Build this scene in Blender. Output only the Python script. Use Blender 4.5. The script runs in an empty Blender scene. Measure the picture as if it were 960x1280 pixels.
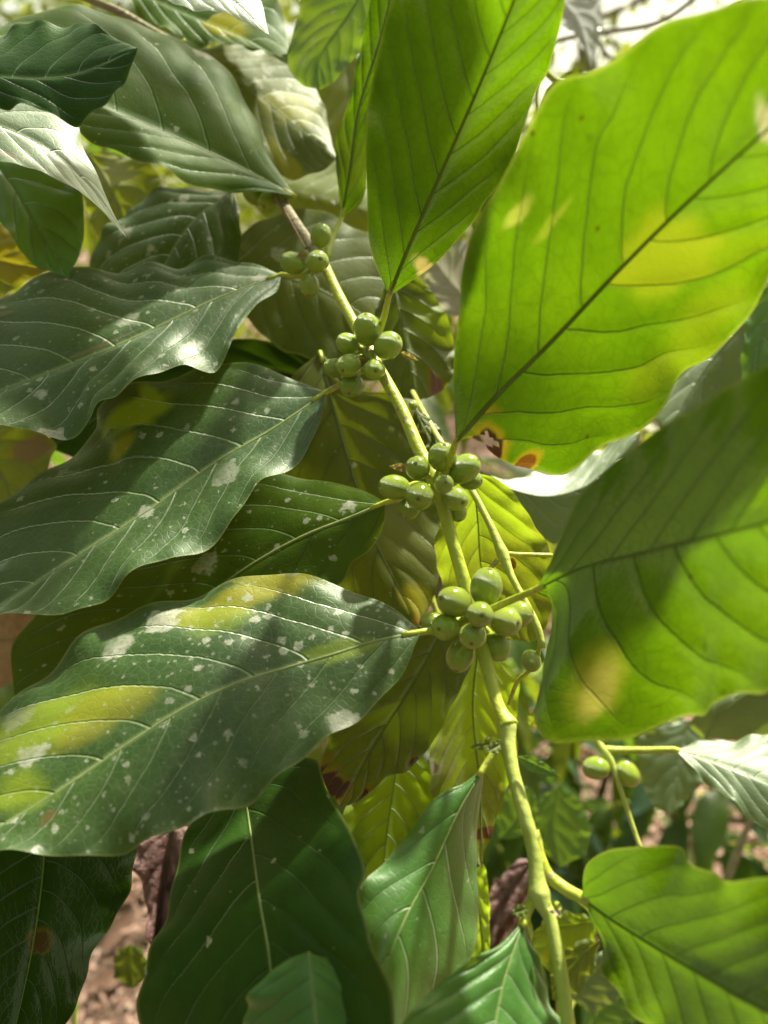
import bpy, math, random
import numpy as np
from mathutils import Vector, Matrix, Euler
random.seed(7); RNG = np.random.RandomState(7)
scene = bpy.context.scene
C = scene.collection

# ------------------------------------------------------------------ camera
PITCH = math.radians(-20)
CAM = np.array([0.0, 0.0, 1.45])
F = 985.0                                   # focal length in photo pixels (960 x 1280)
FWD = np.array([0, math.cos(PITCH), math.sin(PITCH)])
UPV = np.array([0, -math.sin(PITCH), math.cos(PITCH)])
RGT = np.array([1.0, 0, 0])
cam_d = bpy.data.cameras.new('camera'); cam = bpy.data.objects.new('camera', cam_d)
C.objects.link(cam); scene.camera = cam
cam.location = CAM; cam.rotation_euler = (math.radians(90) + PITCH, 0, 0)
cam_d.sensor_fit = 'VERTICAL'; cam_d.sensor_height = 36; cam_d.sensor_width = 27
cam_d.lens = 36 * F / 1280
cam_d.clip_start = 0.01; cam_d.clip_end = 400
cam_d.dof.use_dof = True; cam_d.dof.focus_distance = 0.30; cam_d.dof.aperture_fstop = 7.5
scene.cycles.max_bounces = 6; scene.cycles.diffuse_bounces = 4; scene.cycles.glossy_bounces = 2; scene.cycles.transmission_bounces = 4
scene.cycles.max_bounces = 6; scene.cycles.diffuse_bounces = 4; scene.cycles.glossy_bounces = 2; scene.cycles.transmission_bounces = 4
scene.render.resolution_x = 768; scene.render.resolution_y = 1024

def P(x, y, d):
    x = np.asarray(x, float); y = np.asarray(y, float); d = np.asarray(d, float)
    return CAM + d[..., None] * (FWD + RGT * ((x - 480) / F)[..., None] + UPV * ((640 - y) / F)[..., None])

# ------------------------------------------------------------------ light
SUN = RGT * 0.30 + UPV * 0.87 + FWD * 0.14
SUN = SUN / np.linalg.norm(SUN)
elev = math.asin(SUN[2]); azim = math.atan2(SUN[0], SUN[1])
w = bpy.data.worlds.new('World'); scene.world = w; w.use_nodes = True
nt = w.node_tree; nt.nodes.clear()
o_ = nt.nodes.new('ShaderNodeOutputWorld'); b_ = nt.nodes.new('ShaderNodeBackground'); s_ = nt.nodes.new('ShaderNodeTexSky')
s_.sky_type = 'NISHITA'; s_.sun_disc = False; s_.sun_elevation = elev; s_.sun_rotation = azim
s_.air_density = 1.3; s_.dust_density = 4.0; s_.ozone_density = 1.0
b_.inputs[1].default_value = 0.10
hs_ = nt.nodes.new('ShaderNodeHueSaturation'); hs_.inputs['Saturation'].default_value = .62      # thin bright overcast
wm_ = nt.nodes.new('ShaderNodeMix'); wm_.data_type = 'RGBA'; wm_.blend_type = 'MULTIPLY'; wm_.inputs[0].default_value = 1.0; wm_.inputs[7].default_value = (1.06, 1.0, .74, 1)
nt.links.new(s_.outputs[0], hs_.inputs['Color']); nt.links.new(hs_.outputs[0], wm_.inputs[6]); nt.links.new(wm_.outputs[2], b_.inputs[0]); nt.links.new(b_.outputs[0], o_.inputs[0])
sd = bpy.data.lights.new('sun', 'SUN'); sd.energy = 5.0; sd.angle = math.radians(2.5); sd.color = (1.0, 0.94, 0.76)
sun = bpy.data.objects.new('sun', sd); C.objects.link(sun)
sun.rotation_euler = Vector(SUN).to_track_quat('Z', 'Y').to_euler()
sun.location = (0, 0, 6)
scene.view_settings.view_transform = 'Standard'; scene.view_settings.look = 'None'
scene.view_settings.exposure = 1.3; scene.view_settings.gamma = 1.0

# ------------------------------------------------------------------ helpers
def tag(o, label=None, cat=None, group=None, kind=None):
    if label: o['label'] = label
    if cat: o['category'] = cat
    if group: o['group'] = group
    if kind: o['kind'] = kind
    return o
def empty(name, loc):
    o = bpy.data.objects.new(name, None); C.objects.link(o); o.location = Vector(loc); o.empty_display_size = 0.02
    return o
def mesh_obj(name, V, Fc, mat, parent=None, origin=None, smooth=True, uvs=None):
    """V in world coordinates; origin = world origin of the object"""
    origin = np.zeros(3) if origin is None else np.asarray(origin, float)
    me = bpy.data.meshes.new(name)
    me.from_pydata((np.asarray(V) - origin).tolist(), [], [list(map(int, f)) for f in Fc])
    if uvs:
        for nm, arr in uvs.items():
            l = me.uv_layers.new(name=nm); l.data.foreach_set('uv', np.asarray(arr, float).ravel())
    if smooth: me.polygons.foreach_set('use_smooth', [True] * len(me.polygons))
    me.update()
    if mat: me.materials.append(mat)
    o = bpy.data.objects.new(name, me); C.objects.link(o)
    o.location = Vector(origin)
    if parent is not None:
        o.parent = parent
        o.location = Vector(origin) - wloc(parent)
    return o
def wloc(o):
    v = Vector(o.location)
    while o.parent: o = o.parent; v = v + o.location
    return v
def spline(pts, n):
    """Catmull-Rom through pts (k,m), n samples at even chord length"""
    p = np.asarray(pts, float)
    seg = np.linalg.norm(np.diff(p[:, :2] if p.shape[1] == 3 and p[0, 0] > 5 else p, axis=0), axis=1)
    seg = np.maximum(seg, 1e-9) ** 0.999; t = np.r_[0, np.cumsum(seg)]
    m = np.zeros_like(p)
    m[1:-1] = (p[2:] - p[:-2]) / (t[2:] - t[:-2])[:, None]
    m[0] = (p[1] - p[0]) / (t[1] - t[0]); m[-1] = (p[-1] - p[-2]) / (t[-1] - t[-2])
    T = np.linspace(0, t[-1], n); i = np.clip(np.searchsorted(t, T, 'right') - 1, 0, len(t) - 2)
    h = (t[i + 1] - t[i])[:, None]; s = ((T - t[i]) / (t[i + 1] - t[i]))[:, None]
    return ((2*s**3 - 3*s**2 + 1) * p[i] + (s**3 - 2*s**2 + s) * h * m[i] + (-2*s**3 + 3*s**2) * p[i+1] + (s**3 - s**2) * h * m[i+1])
def tube(path, rad, nseg=12, ridge=0.0, cap=True):
    p = np.asarray(path, float); n = len(p); r = np.broadcast_to(np.asarray(rad, float), (n,))
    tg = np.gradient(p, axis=0); tg /= np.linalg.norm(tg, axis=1)[:, None]
    a = np.cross(tg[0], [0.3, 0.2, 0.9]); a /= np.linalg.norm(a)
    V = []; 
    for k in range(n):
        a = a - tg[k] * a.dot(tg[k]); a /= np.linalg.norm(a); b = np.cross(tg[k], a)
        for j in range(nseg):
            th = 2 * math.pi * j / nseg
            rr = r[k] * (1 + ridge * math.sin(2 * th + 0.6 * k / n) + ridge * 0.5 * math.sin(5 * th))
            V.append(p[k] + rr * (math.cos(th) * a + math.sin(th) * b))
    Fc = []
    for k in range(n - 1):
        for j in range(nseg):
            j2 = (j + 1) % nseg
            Fc.append((k*nseg + j, k*nseg + j2, (k+1)*nseg + j2, (k+1)*nseg + j))
    if cap: Fc.append(tuple(range(nseg))[::-1]); Fc.append(tuple((n-1)*nseg + j for j in range(nseg)))
    return np.array(V), Fc

# ------------------------------------------------------------------ node helpers
class NB:
    def __init__(s, name):
        s.m = bpy.data.materials.new(name); s.m.use_nodes = True; s.t = s.m.node_tree; s.t.nodes.clear()
        s.out = s.t.nodes.new('ShaderNodeOutputMaterial')
    def n(s, typ, **kw):
        x = s.t.nodes.new(typ)
        for k, v in kw.items():
            if k.startswith('i_'):
                key = k[2:]; key = int(key) if key.isdigit() else key.replace('_', ' ')
                s.put(x.inputs[key], v)
            else: setattr(x, k, v)
        return x
    def put(s, sock, v):
        if isinstance(v, bpy.types.NodeSocket): s.t.links.new(v, sock)
        else: sock.default_value = v
    def math(s, op, a, b=0.0, c=None, clamp=False):
        x = s.t.nodes.new('ShaderNodeMath'); x.operation = op; x.use_clamp = clamp
        s.put(x.inputs[0], a); s.put(x.inputs[1], b)
        if c is not None: s.put(x.inputs[2], c)
        return x.outputs[0]
    def smooth(s, v, lo, hi, a=0.0, b=1.0):
        x = s.t.nodes.new('ShaderNodeMapRange'); x.interpolation_type = 'SMOOTHSTEP'
        s.put(x.inputs[0], v); s.put(x.inputs[1], lo); s.put(x.inputs[2], hi); s.put(x.inputs[3], a); s.put(x.inputs[4], b)
        return x.outputs[0]
    def mix(s, f, a, b, mode='MIX'):
        x = s.t.nodes.new('ShaderNodeMix'); x.data_type = 'RGBA'; x.blend_type = mode
        s.put(x.inputs[0], f)
        for k, v in ((6, a), (7, b)):
            if isinstance(v, tuple) and len(v) == 3: v = v + (1,)
            s.put(x.inputs[k], v)
        return x.outputs[2]
    def noise(s, vec, scale, detail=3, rough=0.5, w=None):
        x = s.n('ShaderNodeTexNoise'); 
        if vec is not None: s.put(x.inputs['Vector'], vec)
        x.inputs['Scale'].default_value = scale; x.inputs['Detail'].default_value = detail; x.inputs['Roughness'].default_value = rough
        return x.outputs['Fac']

# ------------------------------------------------------------------ leaf material
STY = dict(
  # top = face colour of upper side, und = lower side, tr = transmitted colour, tf = share transmitted
  dark   = dict(top=(.018,.066,.009), top2=(.036,.092,.011), und=(.12,.17,.05), tr=(.13,.19,.004), tf=.40, vein=(.24,.33,.14), gloss=.95, rough=.38),
  deep   = dict(top=(.011,.048,.002), top2=(.019,.062,.003), und=(.020,.050,.006), tr=(.05,.10,.002), tf=.25, vein=(.04,.11,.012), gloss=.36, rough=.40),  # for leaves in shade: the shade is put into these colours
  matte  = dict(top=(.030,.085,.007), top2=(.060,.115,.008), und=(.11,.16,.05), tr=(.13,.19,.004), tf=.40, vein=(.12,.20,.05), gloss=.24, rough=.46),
  shade  = dict(top=(.012,.040,.004), top2=(.020,.055,.005), und=(.014,.040,.003), tr=(.04,.09,.002), tf=.25, vein=(.03,.07,.015), gloss=.15, rough=.50),  # darkest blade, shade of the corner leaf painted into its colours
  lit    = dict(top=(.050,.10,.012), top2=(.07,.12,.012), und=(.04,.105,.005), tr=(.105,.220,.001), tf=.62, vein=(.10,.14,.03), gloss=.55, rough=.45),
  olive  = dict(top=(.060,.085,.016), top2=(.10,.12,.020), und=(.11,.13,.03), tr=(.15,.21,.006), tf=.42, vein=(.12,.15,.04), gloss=.42, rough=.48),
  yellow = dict(top=(.17,.22,.03), top2=(.12,.18,.025), und=(.18,.22,.03), tr=(.27,.34,.012), tf=.55, vein=(.30,.32,.12), gloss=.6, rough=.45),
  pale   = dict(top=(.075,.13,.055), top2=(.10,.16,.07), und=(.14,.2,.1), tr=(.25,.36,.03), tf=.40, vein=(.22,.28,.14), gloss=1.4, rough=.42),
  fresh  = dict(top=(.045,.16,.026), top2=(.065,.19,.028), und=(.12,.18,.06), tr=(.24,.40,.02), tf=.40, vein=(.16,.28,.10), gloss=1.0, rough=.36),
)
def leaf_material(name, sty, seed, spots=0.0, patches=(), burns=(), curl=0.0):
    S = STY[sty]; B = NB(name)
    uv = B.n('ShaderNodeUVMap', uv_map='size').outputs[0]; vv = B.n('ShaderNodeUVMap', uv_map='vein').outputs[0]
    off = B.n('ShaderNodeVectorMath', operation='ADD', i_0=uv, i_1=(seed * 1.37, seed * 0.71, seed * .3)).outputs[0]
    sx = B.n('ShaderNodeSeparateXYZ', i_0=vv)
    wob = B.noise(off, 60, 2)
    x = B.math('ADD', sx.outputs[0], B.math('MULTIPLY', B.math('SUBTRACT', wob, .5), .16)); av = sx.outputs[1]
    fr = B.math('ABSOLUTE', B.math('SUBTRACT', B.math('MULTIPLY', B.math('FRACT', x), 2.0), 1.0))
    thin = B.math('MULTIPLY_ADD', av, .035, .905)
    lat = B.smooth(fr, thin, 1.0)
    lat = B.math('MULTIPLY', lat, B.smooth(av, .70, .97, 1, 0))
    latw = B.math('MULTIPLY', B.smooth(fr, .62, 1.0), B.smooth(av, .8, 1.0, 1, 0))
    mid = B.smooth(av, .008, .035, 1, 0)
    veins = B.math('MAXIMUM', lat, mid)
    vo = B.n('ShaderNodeTexVoronoi', feature='DISTANCE_TO_EDGE', i_Vector=off, i_Scale=330.0).outputs['Distance']
    ret = B.smooth(vo, 0.0, .10, 1, 0)
    n1 = B.noise(off, 22, 4, .55); n2 = B.noise(off, 140, 4, .6); n3 = B.noise(off, 700, 3, .6)
    nn = B.smooth(n1, .35, .65)
    top = B.mix(nn, S['top'], S['top2'])
    top = B.mix(B.math('MULTIPLY', B.smooth(n2, .4, .7), .35), top, tuple(c * 1.5 for c in S['top2']))
    top = B.mix(B.math('MULTIPLY', veins, .75), top, S['vein'])
    top = B.mix(B.math('MULTIPLY', ret, .14), top, S['vein'])
    und = B.mix(B.math('MULTIPLY', veins, .75), S['und'], tuple(c * .45 for c in S['und']))
    und = B.mix(B.math('MULTIPLY', B.smooth(n2, .45, .7), .35), und, tuple(c * .6 for c in S['und']))
    tr = B.mix(B.math('MULTIPLY', nn, .55), S['tr'], (S['tr'][0] * 1.25, S['tr'][1] * 1.06, S['tr'][2]))
    tr = B.mix(B.math('MULTIPLY', B.smooth(n2, .42, .75), .45), tr, tuple(c * .62 for c in S['tr']))
    tr = B.mix(B.math('MULTIPLY', latw, .28), tr, tuple(c * .55 for c in S['tr']))
    tr = B.mix(B.math('MULTIPLY', veins, .72), tr, tuple(c * .34 for c in S['tr']))
    tr = B.mix(B.math('MULTIPLY', ret, .26), tr, tuple(c * .5 for c in S['tr']))
    vb = B.n('ShaderNodeTexVoronoi', feature='DISTANCE_TO_EDGE', i_Vector=B.n('ShaderNodeVectorMath', operation='MULTIPLY_ADD', i_0=B.n('ShaderNodeTexNoise', i_Vector=off, i_Scale=200.0).outputs['Color'], i_1=(.004,) * 3, i_2=off).outputs[0], i_Scale=125.0).outputs['Distance']
    net = B.smooth(vb, 0.0, .055, 1, 0)
    tr = B.mix(B.math('MULTIPLY', net, .34), tr, tuple(c * .5 for c in S['tr'])); top = B.mix(B.math('MULTIPLY', net, .12), top, S['vein'])
    smg = B.math('MULTIPLY', B.smooth(B.noise(off, 90, 5, .7), .60, .72), B.smooth(B.noise(off, 18, 2), .45, .6))
    tr = B.mix(B.math('MULTIPLY', smg, .65), tr, (.02, .035, .001)); top = B.mix(B.math('MULTIPLY', smg, .3), top, (.10, .09, .04))
    tr = B.mix(B.smooth(B.noise(off, 11, 3, .6), .35, .62, .45, 0), tr, tuple(c * .55 for c in S['tr']))
    # pale margin of the blade
    rim = B.smooth(av, .965, .992)
    top = B.mix(B.math('MULTIPLY', B.math('MULTIPLY', rim, B.noise(off, 60, 3)), .8), top, (.24, .28, .09)); tr = B.mix(B.math('MULTIPLY', rim, .22), tr, (.5, .5, .08))
    # small dark flecks and pale flecks
    v2 = B.n('ShaderNodeTexVoronoi', i_Vector=off, i_Scale=95.0); 
    fl = B.math('MULTIPLY', B.smooth(v2.outputs['Distance'], .03, .10, 1, 0), B.smooth(B.n('ShaderNodeSeparateColor', i_0=v2.outputs['Color']).outputs[0], .72, .74))
    top = B.mix(B.math('MULTIPLY', fl, .5), top, (.05, .03, .01)); tr = B.mix(B.math('MULTIPLY', fl, .75), tr, (.04, .02, .0)); und = B.mix(fl, und, (.04, .025, .01))
    cellr = B.n('ShaderNodeTexWhiteNoise', noise_dimensions='1D', i_W=B.math('FLOOR', x)).outputs['Value']     # patches stop at the veins
    # yellowed patches; on the left leaves they are sun dapples painted into the colour
    def blob(px, py, rx, ry, soft):
        d = B.n('ShaderNodeVectorMath', operation='SUBTRACT', i_0=uv, i_1=(px, py, 0)).outputs[0]
        d = B.n('ShaderNodeVectorMath', operation='MULTIPLY', i_0=d, i_1=(1 / rx, 1 / ry, 0)).outputs[0]
        l = B.n('ShaderNodeVectorMath', operation='LENGTH', i_0=d).outputs['Value']
        l = B.math('ADD', l, B.math('MULTIPLY', B.math('SUBTRACT', B.noise(off, 75, 4, .6), .5), 1.1))
        l = B.math('ADD', l, B.math('MULTIPLY', B.math('SUBTRACT', cellr, .5), .9))
        return B.smooth(l, 1 - soft, 1 + soft, 1, 0)
    for (px, py, rx, ry, col, amt) in patches:
        m = B.math('MULTIPLY', blob(px, py, rx, ry, .45), amt)
        m = B.math('MULTIPLY', m, B.smooth(veins, 0, 1, 1, .7))
        top = B.mix(m, top, tuple(c * .52 for c in col)); und = B.mix(m, und, tuple(c * .6 for c in col)); tr = B.mix(m, tr, col)
    # lichen and scale specks
    rough_add = 0.0
    if spots > 0:
        for sc, thr, r0, r1, amt in ((62.0, 1 - .36 * spots, .17, .40, .85), (190.0, 1 - .36 * spots, .12, .36, .85), (480.0, 1 - .28 * spots, .12, .36, .5)):
            dist = B.n('ShaderNodeVectorMath', operation='ADD', i_0=off, i_1=(sc, 0, 0)).outputs[0]
            nz = B.n('ShaderNodeTexNoise', i_Vector=dist, i_Scale=sc * 4.0); nz.inputs['Detail'].default_value = 3
            ww = B.n('ShaderNodeVectorMath', operation='MULTIPLY_ADD', i_0=nz.outputs['Color'], i_1=(.55 / sc,) * 3, i_2=dist).outputs[0]
            v = B.n('ShaderNodeTexVoronoi', i_Vector=ww, i_Scale=sc); sc_ = B.n('ShaderNodeSeparateColor', i_0=v.outputs['Color'])
            pick = B.math('MULTIPLY', B.smooth(sc_.outputs[0], thr, thr + .01), B.smooth(B.noise(off, 28, 2), .33, .50))
            rad = B.math('MULTIPLY_ADD', sc_.outputs[1], r1 - r0, r0)
            m = B.math('MULTIPLY', B.smooth(B.math('SUBTRACT', v.outputs['Distance'], rad), -.07, .03, 1, 0), pick)
            m = B.math('MULTIPLY', m, B.math('MULTIPLY', B.smooth(n3, .30, .58, .5, 1), amt))
            top = B.mix(m, top, (.50, .52, .42)); tr = B.mix(B.math('MULTIPLY', m, .6), tr, (.2, .22, .1))
    for (px, py, rx, ry, col, amt) in burns:
        m = B.math('MULTIPLY', blob(px, py, rx, ry, .12), amt)
        m2 = B.math('MULTIPLY', blob(px, py, rx * 1.35, ry * 1.35, .25), amt * .6)
        for_ = (col, tuple(c * .9 for c in col))
        top = B.mix(m2, top, (.10, .09, .02)); tr = B.mix(m2, tr, (.42, .26, .01)); und = B.mix(m2, und, (.07, .06, .02))
        top = B.mix(m, top, col); und = B.mix(m, und, col); tr = B.mix(m, tr, tuple(c * .55 for c in col))
    bf = B.n('ShaderNodeNewGeometry').outputs['Backfacing']
    front = B.mix(bf, top, und)
    # relief
    h = B.math('ADD', B.math('MULTIPLY', B.noise(off, 30, 2), .0016), B.math('MULTIPLY', n2, .00016))
    h = B.math('ADD', h, B.math('MULTIPLY', ret, -.00005)); h = B.math('ADD', h, B.math('MULTIPLY', lat, -.00045))
    h = B.math('ADD', h, B.math('MULTIPLY', n3, .000015))
    bump = B.n('ShaderNodeBump', i_Height=h); bump.inputs['Strength'].default_value = .8; bump.inputs['Distance'].default_value = 1.0
    df = B.n('ShaderNodeBsdfDiffuse', i_Color=front, i_Normal=bump.outputs[0]); tl = B.n('ShaderNodeBsdfTranslucent', i_Color=tr, i_Normal=bump.outputs[0])
    m1 = B.n('ShaderNodeMixShader', i_0=S['tf'], i_1=df.outputs[0], i_2=tl.outputs[0])
    rg = B.math('MULTIPLY_ADD', n2, .22, S['rough'] + .0); rg = B.math('MULTIPLY_ADD', bf, .18, rg)
    gl = B.n('ShaderNodeBsdfGlossy', i_Color=(.92, .98, .92, 1), i_Roughness=rg, i_Normal=bump.outputs[0])
    fz = B.n('ShaderNodeFresnel', i_IOR=1.5, i_Normal=bump.outputs[0]).outputs[0]
    fz = B.math('MULTIPLY', fz, B.math('MULTIPLY_ADD', bf, -.55 * S['gloss'], S['gloss']), clamp=True)
    # on the underside Fresnel would give total reflection; keep it bounded
    fz = B.math('MINIMUM', fz, B.math('MULTIPLY_ADD', bf, -.45, .55))
    m2_ = B.n('ShaderNodeMixShader', i_0=fz, i_1=m1.outputs[0], i_2=gl.outputs[0])
    B.t.links.new(m2_.outputs[0], B.out.inputs[0]); return B.m

def simple_mat(name, c1, c2, scale=60, rough=.5, spec=.4, bump=.0005, tr=None, stretch=(1, 1, 1), sss=0, rnd=0.0, c3=None):
    # stretch elongates the pattern; rnd varies value and hue between objects
    B = NB(name); tc = B.n('ShaderNodeTexCoord').outputs['Object']
    oi = B.n('ShaderNodeObjectInfo').outputs['Random']
    mp = B.n('ShaderNodeVectorMath', operation='MULTIPLY', i_0=tc, i_1=stretch).outputs[0]
    rv = B.n('ShaderNodeCombineXYZ', i_0=B.math('MULTIPLY', oi, 13.0), i_1=B.math('MULTIPLY', oi, 7.0)).outputs[0]
    mp = B.n('ShaderNodeVectorMath', operation='ADD', i_0=mp, i_1=rv).outputs[0]
    n = B.noise(mp, scale, 5, .6); f = B.smooth(n, .32, .68)
    col = B.mix(f, c1, c2)
    if c3: col = B.mix(B.smooth(B.noise(mp, scale * 3.1, 3), .58, .68), col, c3)
    if rnd:
        hs = B.n('ShaderNodeHueSaturation', i_Color=col); B.put(hs.inputs['Value'], B.math('MULTIPLY_ADD', oi, rnd, 1 - rnd / 2))
        B.put(hs.inputs['Hue'], B.math('MULTIPLY_ADD', B.math('FRACT', B.math('MULTIPLY', oi, 17.0)), .05 * rnd, .5 - .025 * rnd)); col = hs.outputs[0]
    p = B.n('ShaderNodeBsdfPrincipled', i_Base_Color=col, i_Roughness=rough); p.inputs['Specular IOR Level'].default_value = spec
    if sss: p.inputs['Subsurface Weight'].default_value = sss; p.inputs['Subsurface Radius'].default_value = (1, 1, .3); p.inputs['Subsurface Scale'].default_value = .003
    bp = B.n('ShaderNodeBump', i_Height=B.math('MULTIPLY', B.noise(mp, scale * 4, 4), bump)); bp.inputs['Distance'].default_value = 1.0
    B.put(p.inputs['Normal'], bp.outputs[0]); sh = p.outputs[0]
    if tr:
        tl = B.n('ShaderNodeBsdfTranslucent', i_Color=B.mix(f, tuple(tr), tuple(c * .6 for c in tr)))
        sh = B.n('ShaderNodeMixShader', i_0=.5, i_1=sh, i_2=tl.outputs[0]).outputs[0]
    B.t.links.new(sh, B.out.inputs[0]); return B.m

M = dict(
  stem=simple_mat('green_stem', (.34,.41,.035), (.42,.47,.06), 90, .42, .4, .0006, c3=(.30,.24,.14), sss=.15),
  wood=simple_mat('purple_wood', (.22,.20,.11), (.32,.28,.17), 80, .55, .3, .0012, c3=(.12,.07,.06)),
  palestem=simple_mat('pale_stem', (.34,.41,.07), (.43,.49,.13), 70, .4, .4, .0005, sss=.15),
  bark=simple_mat('grey_bark', (.16,.13,.10), (.26,.22,.17), 30, .85, .2, .006),
  rib=simple_mat('midrib_green', (.15,.20,.06), (.21,.25,.09), 90, .42, .4, .0003),
  ribu=simple_mat('midrib_under', (.08,.14,.015), (.12,.17,.03), 90, .5, .3, .0003),
  cherry=simple_mat('cherry_skin', (.28,.41,.003), (.35,.48,.005), 70, .22, .6, .0004, sss=.10, rnd=.35, c3=(.36,.46,.02)),
  calyx=simple_mat('calyx_scar', (.26,.22,.07), (.14,.10,.035), 400, .7, .2, .0002),
  stip=simple_mat('stipule', (.36,.30,.10), (.30,.14,.10), 120, .6, .3, .0005, tr=(.45,.40,.08)),
  dry=simple_mat('dry_leaf', (.30,.19,.135), (.20,.115,.08), 60, .75, .25, .002, tr=(.12,.06,.03), rnd=.6, c3=(.40,.30,.22)),
  drypale=simple_mat('dry_leaf_pale', (.42,.30,.19), (.30,.20,.12), 60, .7, .25, .002, tr=(.25,.16,.07), rnd=.3),
  drypurple=simple_mat('dead_leaf_purple', (.12,.065,.065), (.22,.13,.12), 45, .6, .3, .003, c3=(.05,.03,.03)),
)

for n_ in M['cherry'].node_tree.nodes:
    if n_.type == 'BSDF_PRINCIPLED': n_.inputs['Coat Weight'].default_value = .8; n_.inputs['Coat Roughness'].default_value = .16

# ------------------------------------------------------------------ leaf builder
def leaf(parent, mid, A, Bs, side='top', sty='dark', dA=0.0, dB=0.0, nv=9, spots=0.0, patches=(), burns=(), hole=None,
         res=1.0, relief=1.0, wave=.5, arch=0.0, label=None, rib=True, petiole=None, pr=.0011, shift=0.6, lift=None, ribk=1.0, mat=None, name='leaf'):
    nu = int(110 * res); nw = int(22 * res)
    md = list(mid); k = [i for i, q in enumerate(md) if len(q) == 3]
    ds = np.interp(range(len(md)), k, [md[i][2] for i in k]); mp = np.array([[q[0], q[1]] for q in md], float)
    m2 = spline(np.c_[mp + 2000, ds], nu); m2[:, :2] -= 2000
    t = np.linspace(0, 1, nu)
    def edge(E, off):
        e = spline(np.array(E, float) + 2000, nu) - 2000
        return np.c_[e, m2[:, 2] + off * np.sin(math.pi * np.clip(t, 0, 1)) ** .7]
    eA = edge([mid[0][:2]] + list(A) + [mid[-1][:2]], dA); eB = edge([mid[0][:2]] + list(Bs) + [mid[-1][:2]], dB)
    # small irregular nibbles of the margin
    rs = np.random.RandomState(int(abs(mid[0][0] * 7 + mid[0][1] * 3)) % 10000)
    M3, A3, B3 = (P(q[:, 0], q[:, 1], q[:, 2]) for q in (m2, eA, eB))
    if lift is not None: M3, A3, B3 = M3 + lift, A3 + lift, B3 + lift
    cen = M3[nu // 2]; tang = M3[-1] - M3[0]; L = np.linalg.norm(np.diff(M3, axis=0), axis=1).sum()
    nrm = np.cross(A3[nu // 2] - M3[nu // 2], tang); nrm /= np.linalg.norm(nrm)
    if nrm.dot(CAM - cen) < 0: nrm = -nrm           # towards the lens
    up = nrm if side == 'top' else -nrm              # upper face of the blade
    s = np.r_[0, np.cumsum(np.linalg.norm(np.diff(M3, axis=0), axis=1))]
    rows = []; size = []; vein = []
    vs = np.linspace(0, 1, nw + 1); vs = vs ** .92
    for sgn, E in ((1, A3), (-1, B3)):
        W = np.linalg.norm(E - M3, axis=1)
        ph = rs.rand() * 6; ph2 = rs.rand() * 6
        g = []
        for j, v in enumerate(vs):
            pos = M3 + (E - M3) * v
            xv = (t - shift * v ** 1.25 * .55 / 1.0 * np.minimum(1, W / (.3 * L) + .3)) * nv + (0.0 if sgn > 0 else .42)
            fr = np.abs(2 * (xv - np.floor(xv)) - 1)
            win = np.sin(math.pi * np.clip(t, .0, 1)) ** .5
            h = relief * .00095 * (1 - fr ** 3.0) * win * min(1, v * 4) * (1 - max(0, (v - .75) / .25) ** 2 * .7)
            h = h + arch * math.sin(math.pi * v * .9) * win * W.max()
            h = h + wave * .0042 * v ** 3 * np.sin(t * 2 * math.pi * 3.3 + ph) * win + wave * .0020 * v ** 4 * np.sin(t * 2 * math.pi * 8 + ph2) * win
            h = h - .0010 * math.exp(-(v * 14) ** 2) * win
            pos = pos + up * h[:, None]
            g.append(pos); 
        rows.append(np.array(g)); size.append([np.c_[s, sgn * W * v] for v in vs])
        vein.append([np.c_[(t - shift * v ** 1.25 * .55 * np.minimum(1, W / (.3 * L) + .3)) * nv + (0 if sgn > 0 else .42), np.full(nu, v)] for v in vs])
    V = np.concatenate([rows[0].reshape(-1, 3), rows[1][1:].reshape(-1, 3)])
    def vid(sd, j, i): return j * nu + i if sd == 0 or j == 0 else (nw + 1) * nu + (j - 1) * nu + i
    Fc = []; U1 = []; U2 = []
    # projected positions for holes
    def proj(p):
        q = p - CAM; d = q.dot(FWD); return 480 + F * q.dot(RGT) / d, 640 - F * q.dot(UPV) / d
    for sd in (0, 1):
        sz = np.array(size[sd]); vn = np.array(vein[sd])
        for j in range(nw):
            for i in range(nu - 1):
                q = [(j, i), (j, i + 1), (j + 1, i + 1), (j + 1, i)]
                if hole is not None:
                    cc = sum(rows[sd][a][b] for a, b in q) / 4; hx, hy = proj(cc)
                    th = math.atan2(hy - hole[1], hx - hole[0]); rr = math.hypot((hx - hole[0]) / hole[2], (hy - hole[1]) / hole[3])
                    if rr < 1 + .35 * math.sin(3 * th + 1) + .25 * math.sin(7 * th): continue
                if sd == 1: q = q[::-1]
                Fc.append([vid(sd, a, b) for a, b in q]); U1 += [sz[a, b] for a, b in q]; U2 += [vn[a, b] for a, b in q]
    # orientation
    f0 = Fc[len(Fc) // 4]; n0 = np.cross(V[f0[1]] - V[f0[0]], V[f0[2]] - V[f0[1]])
    if n0.dot(up) < 0:
        Fc = [f[::-1] for f in Fc]; U1 = np.array(U1).reshape(-1, 4, 2)[:, ::-1].reshape(-1, 2); U2 = np.array(U2).reshape(-1, 4, 2)[:, ::-1].reshape(-1, 2)
    def pix2uv(x, y):
        best = None
        for sd in (0, 1):
            R_ = rows[sd].reshape(-1, 3) - CAM; d = R_ @ FWD; X = 480 + F * (R_ @ RGT) / d; Y = 640 - F * (R_ @ UPV) / d
            e = (X - x) ** 2 + (Y - y) ** 2; k = int(e.argmin())
            if best is None or e[k] < best[0]: best = (e[k], np.array(size[sd]).reshape(-1, 2)[k], d[k])
        return best[1], best[2]
    def conv(L_):
        r = []
        for (x, y, ru, rv, col, amt) in L_:
            q, d = pix2uv(x, y); r.append((float(q[0]), float(q[1]), ru * d / F, rv * d / F, col, amt))
        return r
    if mat is None:
        mat = leaf_material('blade_' + sty, sty, rs.rand() * 9, spots, conv(patches), conv(burns))
    base = M3[0]
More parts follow.
